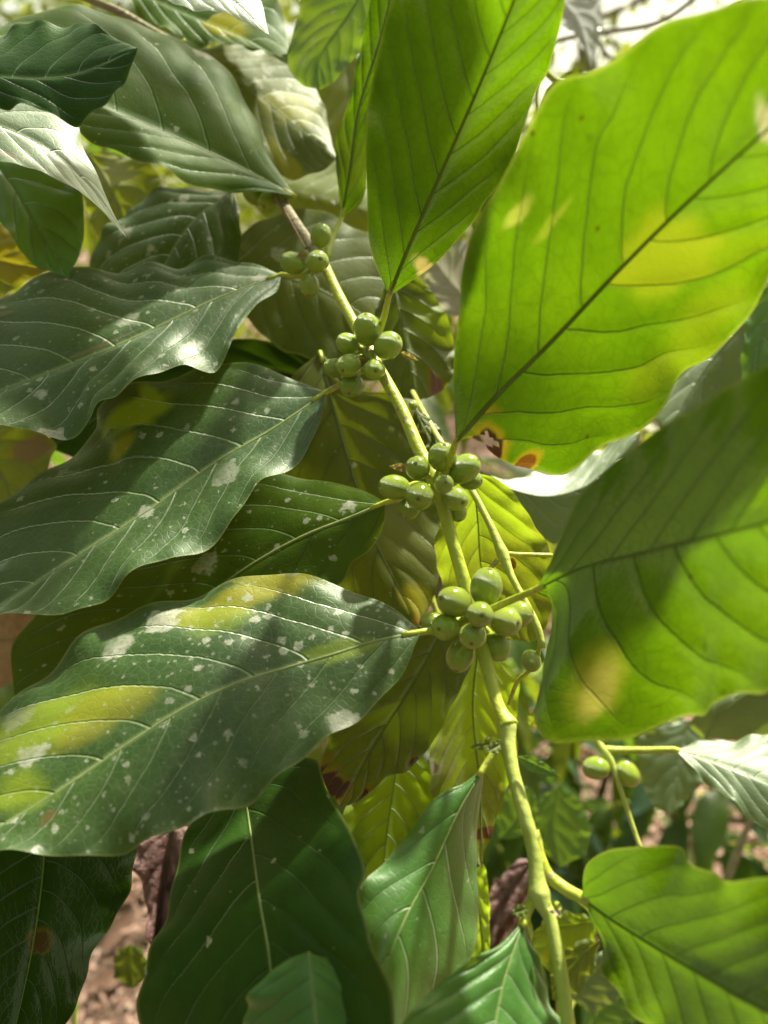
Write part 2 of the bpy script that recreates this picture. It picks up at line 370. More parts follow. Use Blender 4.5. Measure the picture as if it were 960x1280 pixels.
    o = mesh_obj(name, V, Fc, mat, parent, base, True, {'size': U1, 'vein': U2})
    if label: o['label'] = label
    if rib:
        # midrib: stands out on the lower face, a shallow pale line on the upper one
        wmax = max(.00035, L * .0058) * ribk; rr = wmax * (1 - .78 * t ** .8)
        path = M3 - up * (.0010 * np.sin(math.pi * t) ** .5)[:, None] * 1.0 + (-up * rr[:, None] * .25 if side != 'top' else -up * rr[:, None] * .35)
        st = max(1, nu // 40); path = path[::st]; rr = rr[::st]
        Vt, Ft = tube(path, rr, 7)
        mesh_obj('midrib', Vt, Ft, M['rib'] if side == 'top' else M['ribu'], o, base)
    if petiole is not None:
        pp = [tuple(q) for q in petiole] + [(mid[0][0], mid[0][1], ds[0])]
        q = spline(np.array([P(*a) for a in pp]), 16); q = np.vstack([q, M3[2], M3[4]])
        rad = np.linspace(pr * 1.35, pr, len(q)); rad[:3] *= 1.15
        Vt, Ft = tube(q, rad, 10); mesh_obj('petiole', Vt, Ft, M['stem'], o, base)
    return o

def stem(parent, pts, radpx, mat, name='stem', n=90, ridge=.06, nodes=(), nseg=14):
    """pts (x,y,d); radpx half width in photo pixels at each point; nodes = swellings (fraction)"""
    p3 = np.array([P(*q) for q in pts]); r3 = np.array([.80 * r * q[2] / F for r, q in zip(radpx, pts)])
    q = spline(np.c_[p3, r3], n); 
    s = np.r_[0, np.cumsum(np.linalg.norm(np.diff(q[:, :3], axis=0), axis=1))]
    rad = q[:, 3].copy()
    for (x, y, d) in nodes:
        c = P(x, y, d); dd = np.linalg.norm(q[:, :3] - c, axis=1)
        rad *= 1 + .30 * np.exp(-(dd / .0028) ** 2)
    V, Fc = tube(q[:, :3], rad, nseg, ridge)
    return mesh_obj(name, V, Fc, mat, parent, q[0, :3])

# ------------------------------------------------------------------ cherries
def cherry_mesh():
    prof = []
    n = 16
    for i in range(n + 1):
        a = math.pi * i / n; r = math.sin(a) ** .93 if 0 < i < n else 0; z = -math.cos(a) * 1.12
        prof.append((r, z))
    # flat ringed eye at the far end
    prof = prof[:-2] + [(.30, 1.075), (.17, 1.105), (.14, 1.095), (.12, 1.075), (0, 1.07)]
    V = []; Fc = []; ns = 24
    for r, z in prof:
        for j in range(ns):
            th = 2 * math.pi * j / ns; k = 1 + .02 * math.cos(2 * th) + .012 * math.cos(4 * th + 1)
            V.append((r * k * math.cos(th), r * k * math.sin(th) * .96, z))
    for i in range(len(prof) - 1):
        for j in range(ns):
            j2 = (j + 1) % ns; Fc.append((i*ns + j, i*ns + j2, (i+1)*ns + j2, (i+1)*ns + j))
    return V, Fc
_v, _f = cherry_mesh()
ch_me = bpy.data.meshes.new('cherry'); ch_me.from_pydata(_v, [], _f); ch_me.polygons.foreach_set('use_smooth', [True] * len(ch_me.polygons)); ch_me.materials.append(M['cherry'])
cv = []; cf = []
for i, (r, z) in enumerate([(.13, 1.08), (.11, 1.12), (.06, 1.10), (0.005, 1.125)]):
    for j in range(10): cv.append((r * (1 + .15 * (j % 2)) * math.cos(j * .6283), r * (1 + .15 * (j % 2)) * math.sin(j * .6283), z))
for i in range(3):
    for j in range(10): cf.append((i*10 + j, i*10 + (j+1) % 10, (i+1)*10 + (j+1) % 10, (i+1)*10 + j))
cal_me = bpy.data.meshes.new('calyx'); cal_me.from_pydata(cv, [], cf); cal_me.materials.append(M['calyx'])
def cherry(parent, x, y, diam, d, ax, ay, az, root=None, squash=1.0, label=None):
    """ax, ay, az = direction of the eye in the camera's right / up / towards-lens axes"""
    c = P(x, y, d); R = diam / 2 * d / F
    zdir = Vector(RGT * ax + UPV * ay - FWD * az).normalized()
    o = bpy.data.objects.new('cherry', ch_me); C.objects.link(o); o.parent = parent
    o.location = Vector(c) - wloc(parent); o.rotation_mode = 'QUATERNION'; o.rotation_quaternion = zdir.to_track_quat('Z', 'Y')
    o.scale = (R * random.uniform(.92, 1.0), R * random.uniform(.95, 1.03), R * random.uniform(.93, 1.08))
    k = bpy.data.objects.new('calyx', cal_me); C.objects.link(k); k.parent = o
    if label: o['label'] = label
    if root is not None:
        a = P(*root); b = c - np.array(zdir) * R * .9
        q = spline(np.array([a, (a + b) / 2 + UPV * .0008, b]), 8); Vt, Ft = tube(q, np.linspace(.0009, .0013, 8), 8)
        mesh_obj('fruit_stalk', Vt, Ft, M['stem'], parent, a)
    return o

def thing(name, loc, label, cat, group=None): return tag(empty(name, loc), label, cat, group)

# ================================================================== THE SETTING
YEL = (.62, .60, .03); LIME = (.42, .60, .02); BRN = (.07, .028, .010); TAN = (.55, .42, .14); PINK = (.30, .17, .13)

# ground: one gently uneven sheet
gx = np.r_[-60, -30, -15, np.linspace(-8, 8, 110), 15, 30, 60]; gy = np.r_[-40, -15, np.linspace(-4, 12, 110), 20, 35, 60, 90]
GX, GY = np.meshgrid(gx, gy, indexing='ij')
def gz(x, y): return .05 * np.sin(x * 1.3 + .4) * np.cos(y * 1.1) + .03 * np.sin(x * 3.7 + y * 2.1) + .018 * np.sin(x * 9.1 + 1) * np.sin(y * 8.3)
GZ = gz(GX, GY); ny = len(gy)
Vg = np.c_[GX.ravel(), GY.ravel(), GZ.ravel()]
Fg = [(i * ny + j, (i + 1) * ny + j, (i + 1) * ny + j + 1, i * ny + j + 1) for i in range(len(gx) - 1) for j in range(ny - 1)]
tag(mesh_obj('ground', Vg, Fg, simple_mat('soil', (.23,.15,.115), (.12,.08,.06), 9, .95, .1, .03, c3=(.42,.29,.24))), kind='structure')

# ---- low-cost leaf for distant plants and litter (folded, arched blade, 2 x 10 x 4 triangles)
def small_leaf_mesh(name, ln, wd, droop, fold, curl=0, seed=0, nu=14):
    r = random.Random(seed); V = []; Fc = []
    for i in range(nu):
        t = i / (nu - 1); wv = wd * (math.sin(math.pi * min(1, t * .96 + .02)) ** .8) * (1 - .25 * t)
        if i in (0, nu - 1): wv = .0015
        for j, v in enumerate((-1, -.5, 0, .5, 1)):
            z = -droop * t * t * ln + abs(v) * fold * wv + curl * wv * v * v + (.0035 * math.sin(t * 14 + v * 2 + seed) if abs(v) == 1 else 0)
            V.append((t * ln, v * wv, z))
    for i in range(nu - 1):
        for j in range(4):
            a = i * 5 + j; Fc.append((a, a + 5, a + 6, a + 1))
    me = bpy.data.meshes.new(name); me.from_pydata(V, [], Fc); me.polygons.foreach_set('use_smooth', [True] * len(Fc)); return me
def small_mat(name, c, c2, tr, rough=.4):
    return simple_mat(name, c, c2, 18, rough, .5, .001, tr=tr, rnd=.5)
SM = [small_mat('shrub_leaf_green', (.045,.09,.02), (.07,.12,.02), (.20,.36,.02)), small_mat('shrub_leaf_yellow', (.09,.13,.02), (.12,.15,.02), (.40,.50,.02)),
      small_mat('shrub_leaf_blue_green', (.06,.12,.07), (.09,.15,.09), (.15,.28,.06), .3)]
lm = []
for m_i, m_ in enumerate(SM):
    for k in range(3):
        me = small_leaf_mesh('shrub_leaf', .13 + .015 * k, .030, .35 + .25 * k, .25, 0, k + 5 * m_i); me.materials.append(m_); lm.append(me)
sun_pos = None
def shrub(x, y, h, nbr, nl, seed, label, pal=(0, 1, 2), rad=.45, z0=.15):
    r = random.Random(seed); z = float(gz(x, y)) - .03
    t = thing('coffee_shrub', (x, y, z), label, 'shrub', 'coffee shrubs growing behind the branch')
    pts = np.array([[x, y, z], [x + r.uniform(-.05, .05), y, z + h * .5], [x + r.uniform(-.08, .08), y + r.uniform(-.05, .05), z + h]])
    Vt, Ft = tube(spline(pts, 14), np.linspace(.014, .004, 14), 8); mesh_obj('trunk', Vt, Ft, M['bark'], t, pts[0])
    for b in range(nbr):
        hh = z + h * (z0 + (1 - z0) * b / nbr); a = r.uniform(0, 6.283); ln = rad * (1.15 - .6 * b / nbr) * r.uniform(.7, 1.15)
        st = np.array([np.interp(hh, pts[:, 2], pts[:, k]) for k in range(2)] + [hh])
        dr = np.array([math.cos(a), math.sin(a), 0]); q = spline(np.array([st, st + dr * ln * .55 + [0, 0, .05], st + dr * ln + [0, 0, -.04]]), 8)
        Vt, Ft = tube(q, np.linspace(.004, .0018, 8), 6); mesh_obj('twig', Vt, Ft, M['stem'], t, q[0])
        for k in range(nl):
            f = (k // 2 + .6) / (nl / 2 + .2); pos = np.array([np.interp(f * 7, range(8), q[:, c]) for c in range(3)])
            ang = a + (1 if k % 2 else -1) * r.uniform(.7, 1.2)
            o = bpy.data.objects.new('leaf', lm[3 * r.choice(pal) + r.randrange(3)]); C.objects.link(o); o.parent = t
            o.location = Vector(pos) - t.location; s = r.uniform(.75, 1.25); o.scale = (s, s, s)
            o.rotation_euler = (r.uniform(-.5, .5), r.uniform(-.1, .6), ang)
    return t
for a in [(.10, 1.35, 1.45, 17, 8, 10, 'slender coffee shrub directly behind the fruit clusters', (0, 1)),
          (.62, 1.20, .50, 10, 8, 11, 'low leafy coffee shrub behind the two pale cherries', (0, 2)),
          (.18, 1.30, .62, 9, 8, 1, 'low glossy coffee shrub at the lower right below the two pale cherries', (0, 2)),
          (.45, 1.45, .70, 12, 8, 2, 'coffee shrub with blue green leaves behind the pale right hand leaf', (2, 0)),
          (.38, 1.05, .42, 8, 8, 8, 'low dense coffee shrub right under the bottom right leaf', (0, 2)),
          (.22, 1.85, .60, 10, 8, 9, 'mid green coffee shrub just beyond the bottom stem', (0,)),
          (.05, 2.1, 1.0, 11, 8, 3, 'mid green coffee shrub seen through the gap beside the fourth fruit cluster', (0, 1)),
          (-.95, 1.9, 1.5, 13, 8, 4, 'yellow green coffee shrub behind the leaves on the left side', (1, 0)),
          (-.60, 1.75, 1.9, 15, 8, 5, 'tall coffee shrub behind the upper left leaves', (1, 0)),
          (.75, 3.0, 1.9, 14, 8, 6, 'sunlit yellow green coffee shrub behind the gap in the middle of the photo', (1,)),
          (1.1, 4.6, 2.3, 15, 8, 7, 'tall bright coffee shrub farthest back under the light at the top', (1,))]:
    shrub(*a)

# ---- litter: fallen dry leaves, each its own thing
dl = []
for k in range(6):
    me = small_leaf_mesh('dry_leaf', .10 + .012 * k, .024 + .002 * (k % 3), -.25 + .1 * k, .5, .9 * (k % 2), 40 + k); me.materials.append(M['dry'] if k % 3 else M['drypale']); dl.append(me)
def fallen(k, x, y, z, rot, s):
    o = bpy.data.objects.new('fallen_leaf', dl[k]); C.objects.link(o); o.location = (x, y, z); o.rotation_euler = rot; o.scale = (s, s, s)
    return tag(o, 'curled dry brown leaf lying in the litter on the ground', 'dry leaf', 'fallen dry leaves on the ground')
r = random.Random(3)
for i in range(240):
    yy = r.uniform(.95, 3.4); xx = r.uniform(-.55, .55) * (yy + .2)
    fallen(r.randrange(6), xx, yy, float(gz(xx, yy)) + r.uniform(.005, .035), (r.uniform(-.5, .5), r.uniform(-.4, .3), r.uniform(0, 6.28)), r.uniform(.5, 1.15))
# small crumbs and twigs of the litter: uncountable
V = []; Fc = []
for i in range(20000):
    yy = r.uniform(.7, 5); xx = r.uniform(-.7, .7) * (yy + .3); z = float(gz(xx, yy)) + r.uniform(0, .02); a = r.uniform(0, 6.28); ln = r.uniform(.006, .03); wd = r.uniform(.002, .009); tl = r.uniform(-.6, .6)
    c, s = math.cos(a), math.sin(a); n0 = len(V)
    V += [(xx - c*ln, yy - s*ln, z), (xx + s*wd, yy - c*wd, z + .004), (xx + c*ln, yy + s*ln, z + tl*ln), (xx - s*wd, yy + c*wd, z + .002)]; Fc.append((n0, n0+1, n0+2, n0+3))
tag(mesh_obj('leaf_litter', np.array(V), Fc, simple_mat('litter_crumbs', (.48,.32,.26), (.24,.14,.11), 12, .85, .2, .001, c3=(.5,.4,.33)), smooth=False), 'crumbled pinkish brown leaf litter covering the soil', 'leaf litter', kind='stuff')

# ---- crowns around and behind the place, with the opening overhead that lets the light in
V = []; Fc = []
OPEN = -RGT * .15 + UPV * .85 - FWD * .42; OPEN = OPEN / np.linalg.norm(OPEN)
for i in range(26000):
    el = math.asin(r.uniform(-.25, 1)); az = r.uniform(0, 2 * math.pi); dd = np.array([math.cos(el) * math.cos(az), math.cos(el) * math.sin(az), math.sin(el)])
    if dd.dot(OPEN) > math.cos(math.radians(42)): continue
    if dd[1] > .25 and el < math.radians(26): continue          # the view side has its own plants
    R_ = r.uniform(2.2, 4.2); p = Vector(CAM + dd * R_)
    if p.z < .05 or dd.dot(SUN) > math.cos(math.radians(14)): continue
    if math.sin(p.x * 2.3 + 1) * math.sin(p.y * 2.1) * math.sin(p.z * 2.6 + 2) > .42: continue
    s = r.uniform(.06, .12); u = Vector((r.uniform(-1, 1), r.uniform(-1, 1), r.uniform(-.6, .6))).normalized(); v = u.orthogonal().normalized() * s * .45; u = u * s
    n0 = len(V); V += [tuple(p - u), tuple(p + v), tuple(p + u), tuple(p - v)]; Fc.append((n0, n0+1, n0+2, n0+3))
tag(mesh_obj('surrounding_foliage', np.array(V), Fc, SM[0], smooth=False), 'dense leaves of the grove closing in on the sides around the branch', 'foliage', kind='stuff')

# ---- far foliage, a wood that reads as one mass
V = []; Fc = []
for i in range(46000):
    a = r.uniform(-1.5, 1.5) + math.pi / 2; R_ = r.uniform(6.0, 12.0); hh = r.uniform(-.1, 1) ** 1.0 * 5.0
    x, y = math.cos(a) * R_, math.sin(a) * R_
    cl = math.sin(x * 1.7 + 2) * math.cos(hh * 2.1 + y) + math.sin(x * .6 + hh * .9)
    if cl < -.7 + .2 * (hh > 3): continue
    s = r.uniform(.05, .14); u = Vector((r.uniform(-1, 1), r.uniform(-1, 1), r.uniform(-1, 1))).normalized(); v = u.orthogonal().normalized() * s * .45; u = u * s
    p = Vector((x, y, hh)); n0 = len(V); V += [tuple(p - u), tuple(p + v), tuple(p + u), tuple(p - v)]; Fc.append((n0, n0+1, n0+2, n0+3))
tag(mesh_obj('far_foliage', np.array(V), Fc, simple_mat('far_leaves', (.10,.17,.02), (.20,.24,.03), 2, .5, .4, .001, tr=(.5,.6,.03), c3=(.28,.28,.05)), smooth=False), 'bright mass of far woodland leaves behind the plants', 'foliage', kind='stuff')
for i, (x, y, rr, lab) in enumerate([(1.9, 8.4, .11, 'pale tree trunk far behind the top right leaf'), (-2.9, 8.5, .12, 'grey tree trunk far behind the upper left leaves'), (4.2, 9.0, .14, 'thick tree trunk far back beyond the right edge leaves')]):
    t = thing('tree', (x, y, 0), lab, 'tree')
    q = spline(np.array([[x, y, -.1], [x + .1, y, 2], [x - .1, y + .1, 4.2], [x + .1, y, 6.5]]), 20); Vt, Ft = tube(q, np.linspace(rr, rr * .55, 20), 10, .05); mesh_obj('trunk', Vt, Ft, M['bark'], t, q[0])
    V = []; Fc = []
    for k in range(6): 
        z = 3.2 + k * .5; a = k * 2.3; e = np.array([x + math.cos(a) * 1.3, y + math.sin(a) * 1.3, z + .9]); qq = spline(np.array([[x, y, z], [(x + e[0]) / 2, (y + e[1]) / 2, z + .3], e]), 8); Vt, Ft = tube(qq, np.linspace(.04, .012, 8), 6); mesh_obj('limb', Vt, Ft, M['bark'], t, qq[0])
        for m in range(260):
            p = Vector(e) + Vector((r.gauss(0, .5), r.gauss(0, .5), r.gauss(0, .35))); s = r.uniform(.04, .09); u = Vector((r.uniform(-1, 1), r.uniform(-1, 1), r.uniform(-1, 1))).normalized(); v = u.orthogonal().normalized() * s * .5; u = u * s
            n0 = len(V); V += [tuple(p - u), tuple(p + v), tuple(p + u), tuple(p - v)]; Fc.append((n0, n0+1, n0+2, n0+3))
    o = mesh_obj('crown', np.array(V), Fc, SM[1], t, (x, y, 4)); o['kind'] = 'stuff'

# ================================================================== THE FRUITING BRANCH
N0=(345,243,.405); N1=(402,325,.365); N2=(462,440,.325); N3=(545,602,.295); N4=(592,770,.285); N5=(636,908,.262); N6=(674,1118,.240)
CB = thing('coffee_branch', P(713, 1300, .225), 'long fruiting coffee branch with four clusters of green cherries running diagonally down the middle', 'branch')
stem(CB, [(633,898,.2635), (640,960,.255), (655,1015,.248), (668,1068,.244), N6, (688,1150,.237), (700,1210,.232), (714,1310,.225)], [11,10,10.5,11,12.5,9.5,10,11], M['palestem'], nodes=[N5, N6], n=110)
stem(CB, [N1, (425,372,.345), N2, (500,508,.310), (525,565,.300), N3, (562,665,.291),(578,720,.288), N4, (608,830,.275), (622,880,.267), N5], [8,7.5,8.5,9,10,11,9.5,10,12,10,9.5,12], M['stem'], nodes=[N2, N3, N4, N5], n=200)
stem(CB, [(300,190,.425), N0, (372,282,.385), N1], [6,8,8,9], M['wood'], nodes=[N0, N1], name='woody_stem')
stem(CB, [(345,243,.402), (365,280,.383), (383,312,.370)], [1.6,1.6,1.2], M['drypale'], name='bark_strip', n=20)

# left hand leaves, upper faces to the lens
leaf(CB, [(352,343,.372),(270,372),(190,410,.345),(110,445),(0,487,.325),(-70,515),(-120,535,.315)],
     [(322,333),(295,330),(262,321),(228,331),(190,325),(150,343),(110,341),(75,333),(40,345),(0,374),(-50,410),(-100,480)],
     [(346,362),(322,380),(303,405),(288,440),(270,462),(250,460),(228,453),(205,458),(150,497),(125,505),(112,525),(75,545),(30,538),(0,535),(-60,545)],
     dA=.040, dB=-.022, nv=9, spots=.9, petiole=[(398,332,.368),(375,345,.370)], wave=.6, label='dark green leaf flecked with white specks, base beside the highest cherry cluster',
     burns=[(5,392,14,5,(.30,.2,.16),.5),(140,430,40,2,(.25,.18,.13),.4)])
leaf(CB, [(408,490,.332),(340,535),(270,575,.318),(190,632),(100,690,.300),(0,755,.290),(-60,795,.288)],
     [(370,475),(310,457),(270,455),(225,466),(165,481),(137,498),(124,515),(123,540),(90,565),(50,590),(15,620),(-20,660),(-60,720)],
     [(398,530),(377,570),(357,593),(325,607),(300,640),(270,670),(245,692),(215,700),(180,712),(130,747),(80,765),(30,771),(0,770),(-30,785)],
     dA=.042, dB=-.020, nv=9, spots=.45, petiole=[(455,460,.327),(430,478,.330)], wave=.5, label='smooth dark green leaf with a lime patch near its folded upper edge',
     patches=[(168,518,38,22,LIME,.95),(150,560,30,18,YEL,.6),(185,495,10,26,LIME,.8)])  # lime and yellow patches: sun dapples painted on the blade
leaf(CB, [(527,790,.272),(470,800),(420,815),(350,835,.265),(300,850),(235,880,.255),(170,920),(100,968,.245),(20,1020),(-60,1062,.235)],
     [(500,765),(470,747),(420,730),(340,722),(290,727),(240,738),(200,750),(150,776),(110,800),(60,835),(0,880),(-50,930),(-85,1000)],
     [(505,835),(470,877),(430,917),(392,942),(350,966),(310,998),(250,1030),(200,1050),(150,1061),(100,1069),(50,1070),(0,1066)],
     dA=.034, dB=-.018, nv=9, spots=1.3, petiole=[(588,775,.284),(555,785,.276)], wave=.8, label='largest lichen spotted dark green leaf with lime patches at its left end',
     patches=[(300,745,60,22,YEL,.8),(265,775,35,25,LIME,.5),(60,910,75,38,LIME,.85),(30,985,40,40,LIME,.8),(415,820,50,12,LIME,.55),(120,900,50,28,YEL,.5)], burns=[(65,1022,12,8,(.16,.10,.02),.6)])  # patches paint in sunlight falling through onto this leaf
leaf(CB, [(482,628,.318),(440,645),(380,668,.325),(320,700),(260,740,.33),(180,790),(100,840,.33),(20,890,.33)],
     [(455,614),(420,604),(380,596),(340,590),(300,600),(240,640),(170,690),(80,730),(20,800)],
     [(480,655),(460,688),(438,703),(425,728),(380,762),(300,805),(200,850),(100,885)],
     dA=.030, dB=-.012, relief=.6, nv=9, spots=.5, sty='matte', petiole=[(538,608,.300),(510,620,.31)], label='shaded leaf lying under the lichen spotted one')
leaf(CB, [(370,246,.398),(300,207),(215,167,.375),(140,135),(60,105,.35),(-90,70,.33)],
     [(352,225),(333,195),(322,160),(309,128),(290,97),(262,73),(235,67),(205,45),(165,27),(120,14),(60,18),(0,33),(-70,50)],
     [(345,243),(290,238),(240,232),(200,215),(150,190),(110,172),(60,150),(-60,130)],
     dA=.045, dB=-.020, sty='matte', nv=8, spots=.25, arch=.05, petiole=[(352,246,.402)], label='broad upper left leaf with a shadowed upper half and pale sheened lower half')
# right hand leaves, lower faces to the lens, lit through
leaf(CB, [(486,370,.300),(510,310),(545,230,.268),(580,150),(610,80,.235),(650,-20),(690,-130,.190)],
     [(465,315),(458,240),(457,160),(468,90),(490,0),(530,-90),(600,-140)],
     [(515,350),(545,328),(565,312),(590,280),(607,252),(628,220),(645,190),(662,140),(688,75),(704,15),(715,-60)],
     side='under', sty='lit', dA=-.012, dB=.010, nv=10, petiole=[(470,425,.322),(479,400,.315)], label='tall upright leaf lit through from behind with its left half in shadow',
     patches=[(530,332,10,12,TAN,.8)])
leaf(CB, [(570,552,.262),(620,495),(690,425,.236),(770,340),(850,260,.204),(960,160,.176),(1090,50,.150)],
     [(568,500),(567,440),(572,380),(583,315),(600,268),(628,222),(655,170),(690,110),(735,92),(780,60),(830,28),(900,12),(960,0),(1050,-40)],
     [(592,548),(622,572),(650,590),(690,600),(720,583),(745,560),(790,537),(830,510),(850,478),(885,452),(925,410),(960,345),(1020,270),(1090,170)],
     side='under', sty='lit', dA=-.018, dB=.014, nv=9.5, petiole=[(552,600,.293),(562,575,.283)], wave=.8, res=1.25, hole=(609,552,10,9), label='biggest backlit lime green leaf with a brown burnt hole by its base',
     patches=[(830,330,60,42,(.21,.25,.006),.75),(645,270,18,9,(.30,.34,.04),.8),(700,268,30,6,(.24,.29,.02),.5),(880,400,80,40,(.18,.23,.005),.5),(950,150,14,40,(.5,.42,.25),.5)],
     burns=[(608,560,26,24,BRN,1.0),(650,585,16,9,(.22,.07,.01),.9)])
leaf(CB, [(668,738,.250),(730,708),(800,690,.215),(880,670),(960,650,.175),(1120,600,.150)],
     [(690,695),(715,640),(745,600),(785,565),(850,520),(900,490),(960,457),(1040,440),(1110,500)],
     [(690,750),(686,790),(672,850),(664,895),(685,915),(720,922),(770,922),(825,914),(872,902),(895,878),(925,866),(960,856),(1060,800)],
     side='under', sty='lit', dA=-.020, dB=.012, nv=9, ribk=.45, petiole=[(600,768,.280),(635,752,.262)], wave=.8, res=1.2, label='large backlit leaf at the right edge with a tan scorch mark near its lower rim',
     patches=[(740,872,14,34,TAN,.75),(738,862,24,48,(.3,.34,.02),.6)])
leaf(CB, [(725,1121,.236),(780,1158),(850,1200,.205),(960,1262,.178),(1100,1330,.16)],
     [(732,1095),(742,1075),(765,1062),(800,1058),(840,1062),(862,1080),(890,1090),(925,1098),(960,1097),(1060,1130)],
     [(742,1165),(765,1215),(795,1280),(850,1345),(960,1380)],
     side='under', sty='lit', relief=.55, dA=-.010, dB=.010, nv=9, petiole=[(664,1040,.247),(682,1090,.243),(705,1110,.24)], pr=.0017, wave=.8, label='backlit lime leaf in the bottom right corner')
# lower leaves
leaf(CB, [(606,958,.258),(575,1010),(540,1085,.245),(505,1150),(480,1215,.225),(455,1320,.21)],
     [(580,978),(545,998),(515,1035),(480,1078),(456,1105),(447,1140),(455,1180),(462,1230),(445,1290)],
     [(602,990),(596,1040),(596,1090),(598,1150),(588,1200),(550,1245),(510,1290),(480,1320)],
     sty='fresh', dA=.004, dB=.022, nv=6, spots=.12, wave=.35, relief=.6, petiole=[(634,918,.262),(622,935,.260)], arch=.04, label='fresh glossy green leaf hanging below the node with the stipules')
leaf(CB, [(655,1150,.238),(642,1190),(628,1240,.222),(600,1400,.2)],
     [(625,1180),(590,1200),(545,1232),(500,1282),(470,1340),(520,1400)],
     [(664,1180),(680,1225),(695,1265),(710,1320),(680,1390)], sty='fresh', dA=-.008, dB=.012, nv=6, spots=.12, petiole=[(672,1118,.24),(663,1130,.24)], pr=.0014, label='dark fresh leaf at the bottom edge left of the stem')
# stipules and small bracts
def bract(parent, x, y, d, ang, ln, wd, mat, name='stipule', label=None):
    c, s = math.cos(math.radians(ang)), math.sin(math.radians(ang)); q = lambda a, b: (x + a * c - b * s, y + a * s + b * c)
    return leaf(parent, [(x, y, d), q(ln * .5, wd * .1), q(ln, 0) + (d - .004,)], [q(ln * .3, -wd), q(ln * .7, -wd * .7)], [q(ln * .3, wd), q(ln * .7, wd * .7)], res=.22, rib=False, relief=0, wave=.1, mat=mat, name=name, label=label)
BR = M['stip']; G1 = leaf_material('bract_green', 'yellow', 3.3)
bract(CB, 628, 926, .252, 168, 42, 8, G1); bract(CB, 626, 930, .250, 150, 20, 8, G1); bract(CB, 662, 908, .252, -50, 22, 9, G1)
bract(CB, 645, 945, .252, 25, 62, 9, leaf_material('bract_lime', 'fresh', 1.3, patches=()), name='small_leaf', label='tiny lime leaf springing from the stem')
bract(CB, 470, 455, .322, -175, 26, 7, BR); bract(CB, 500, 440, .32, 25, 26, 4, BR); bract(CB, 512, 585, .30, 185, 26, 5, BR); bract(CB, 385, 318, .36, 165, 16, 6, BR)
bract(CB, 660, 1135, .238, 160, 22, 8, G1); bract(CB, 688, 1125, .236, 60, 26, 8, M['stem'])

# cherries: x, y, diameter, depth offset, eye direction
for nd, L_ in ((N0, [(318,243,26,.004,-.6,.3,.6),(335,252,26,.0,-.2,-.6,.6)]),
    (N1, [(401,294,27,-.004,.15,.8,.5),(366,329,29,-.004,-.8,.25,.5),(397,327,28,-.016,.3,-.1,1),(387,357,24,-.002,-.05,-1,.3)]),
    (N2, [(459,412,34,-.008,-.1,.7,.6),(485,432,34,-.012,.7,.35,.6),(435,430,28,-.002,-.8,.4,.3),(419,460,26,.000,-.9,.0,.4),(436,457,30,-.010,-.4,-.5,.8),(468,462,28,-.016,.1,-.3,1),(440,482,30,-.004,-.2,-.7,.7)]),
    (N3, [(553,571,35,-.008,.05,.7,.7),(522,585,30,-.010,-.2,.25,1),(580,586,36,-.004,.8,.5,.5),(493,609,33,-.002,-.9,.1,.4),(525,620,36,-.014,-.15,-.2,1),(555,605,25,-.022,.1,.1,1),(569,623,31,-.010,.4,-.3,.8),(588,600,26,.002,.8,-.1,.5),(512,635,26,.000,-.3,-.8,.5),(572,640,22,.0,.1,-.8,.5)]),
    (N4, [(608,734,42,-.006,.1,.9,.3),(568,752,38,-.010,-.8,.25,.6),(600,768,34,-.022,.0,.05,1),(632,777,38,-.010,.6,.0,.8),(645,768,36,-.002,.9,.2,.4),(557,784,35,-.010,-.5,.0,.9),(591,795,33,-.018,-.2,-.4,1),(542,780,30,-.000,-.9,.1,.4),(621,808,33,-.004,.4,-.8,.4),(575,820,34,-.006,-.3,-.8,.6)])):
    for (x, y, dm, dz, ax, ay, az) in L_:
        cherry(CB, x, y, dm * 1.05, nd[2] + dz, ax, ay, az, root=(nd[0] + .3 * (x - nd[0]), nd[1] + .3 * (y - nd[1]), nd[2]))

# added overhead branch, out of view: its leaves are placed to cast shadows
OB = thing('coffee_branch', P(300, 200, .4) + SUN * .75, 'added coffee branch overhead, out of view, its leaves placed to shade the leaves below', 'branch')
SHM = leaf_material('blade_added_shade', 'deep', 4.4)
def shade(s, mid, A, Bs, di=None):
    leaf(OB, mid, A, Bs, lift=(SUN if di is None else di) * s, res=.4, mat=SHM, relief=.5, wave=.5)
shade(.30, [(575,-110,.24),(525,60),(500,160),(468,285,.27)], [(615,-30),(592,60),(560,160),(522,240)], [(450,-30),(430,100),(440,220)])
shade(.18, [(640,-260,.22),(560,-60),(515,100),(470,330,.27)], [(660,-90),(612,60),(572,160),(528,260)], [(380,-60),(370,60),(400,220)])
shade(.22, [(600,-150,.23),(545,50),(515,160),(480,330,.26)], [(625,-30),(600,60),(568,160),(528,260)], [(400,-30),(390,100),(410,240)])
shade(.36, [(585,-130,.24),(535,50),(505,160),(470,300,.27)], [(612,-30),(588,60),(556,170),(518,240)], [(430,-30),(420,100),(430,220)])
shade(.34, [(20,20,.37),(150,85),(260,140),(355,235,.40)], [(60,-60),(230,0),(350,90),(390,170)], [(20,100),(140,135),(215,170),(290,208)])
shade(.80, [(370,360,.37),(240,390),(100,430),(-80,520,.33)], [(300,300),(180,310),(50,330),(-60,400)], [(330,450),(200,500),(60,560),(-40,580)])
shade(.78, [(250,560,.32),(170,640),(60,700),(-80,790,.29)], [(150,570),(60,590),(-40,680)], [(240,680),(150,760),(0,800)])
shade(.92, [(140,980,.33),(80,1100),(40,1230),(0,1380,.31)], [(220,1060),(180,1160),(120,1290)], [(0,1010),(-60,1140),(-90,1280)])
shade(1.0, [(30,980,.33),(20,1100),(-20,1230),(-60,1380,.31)], [(140,1060),(110,1160),(80,1290)], [(-50,1010),(-110,1140),(-150,1280)])
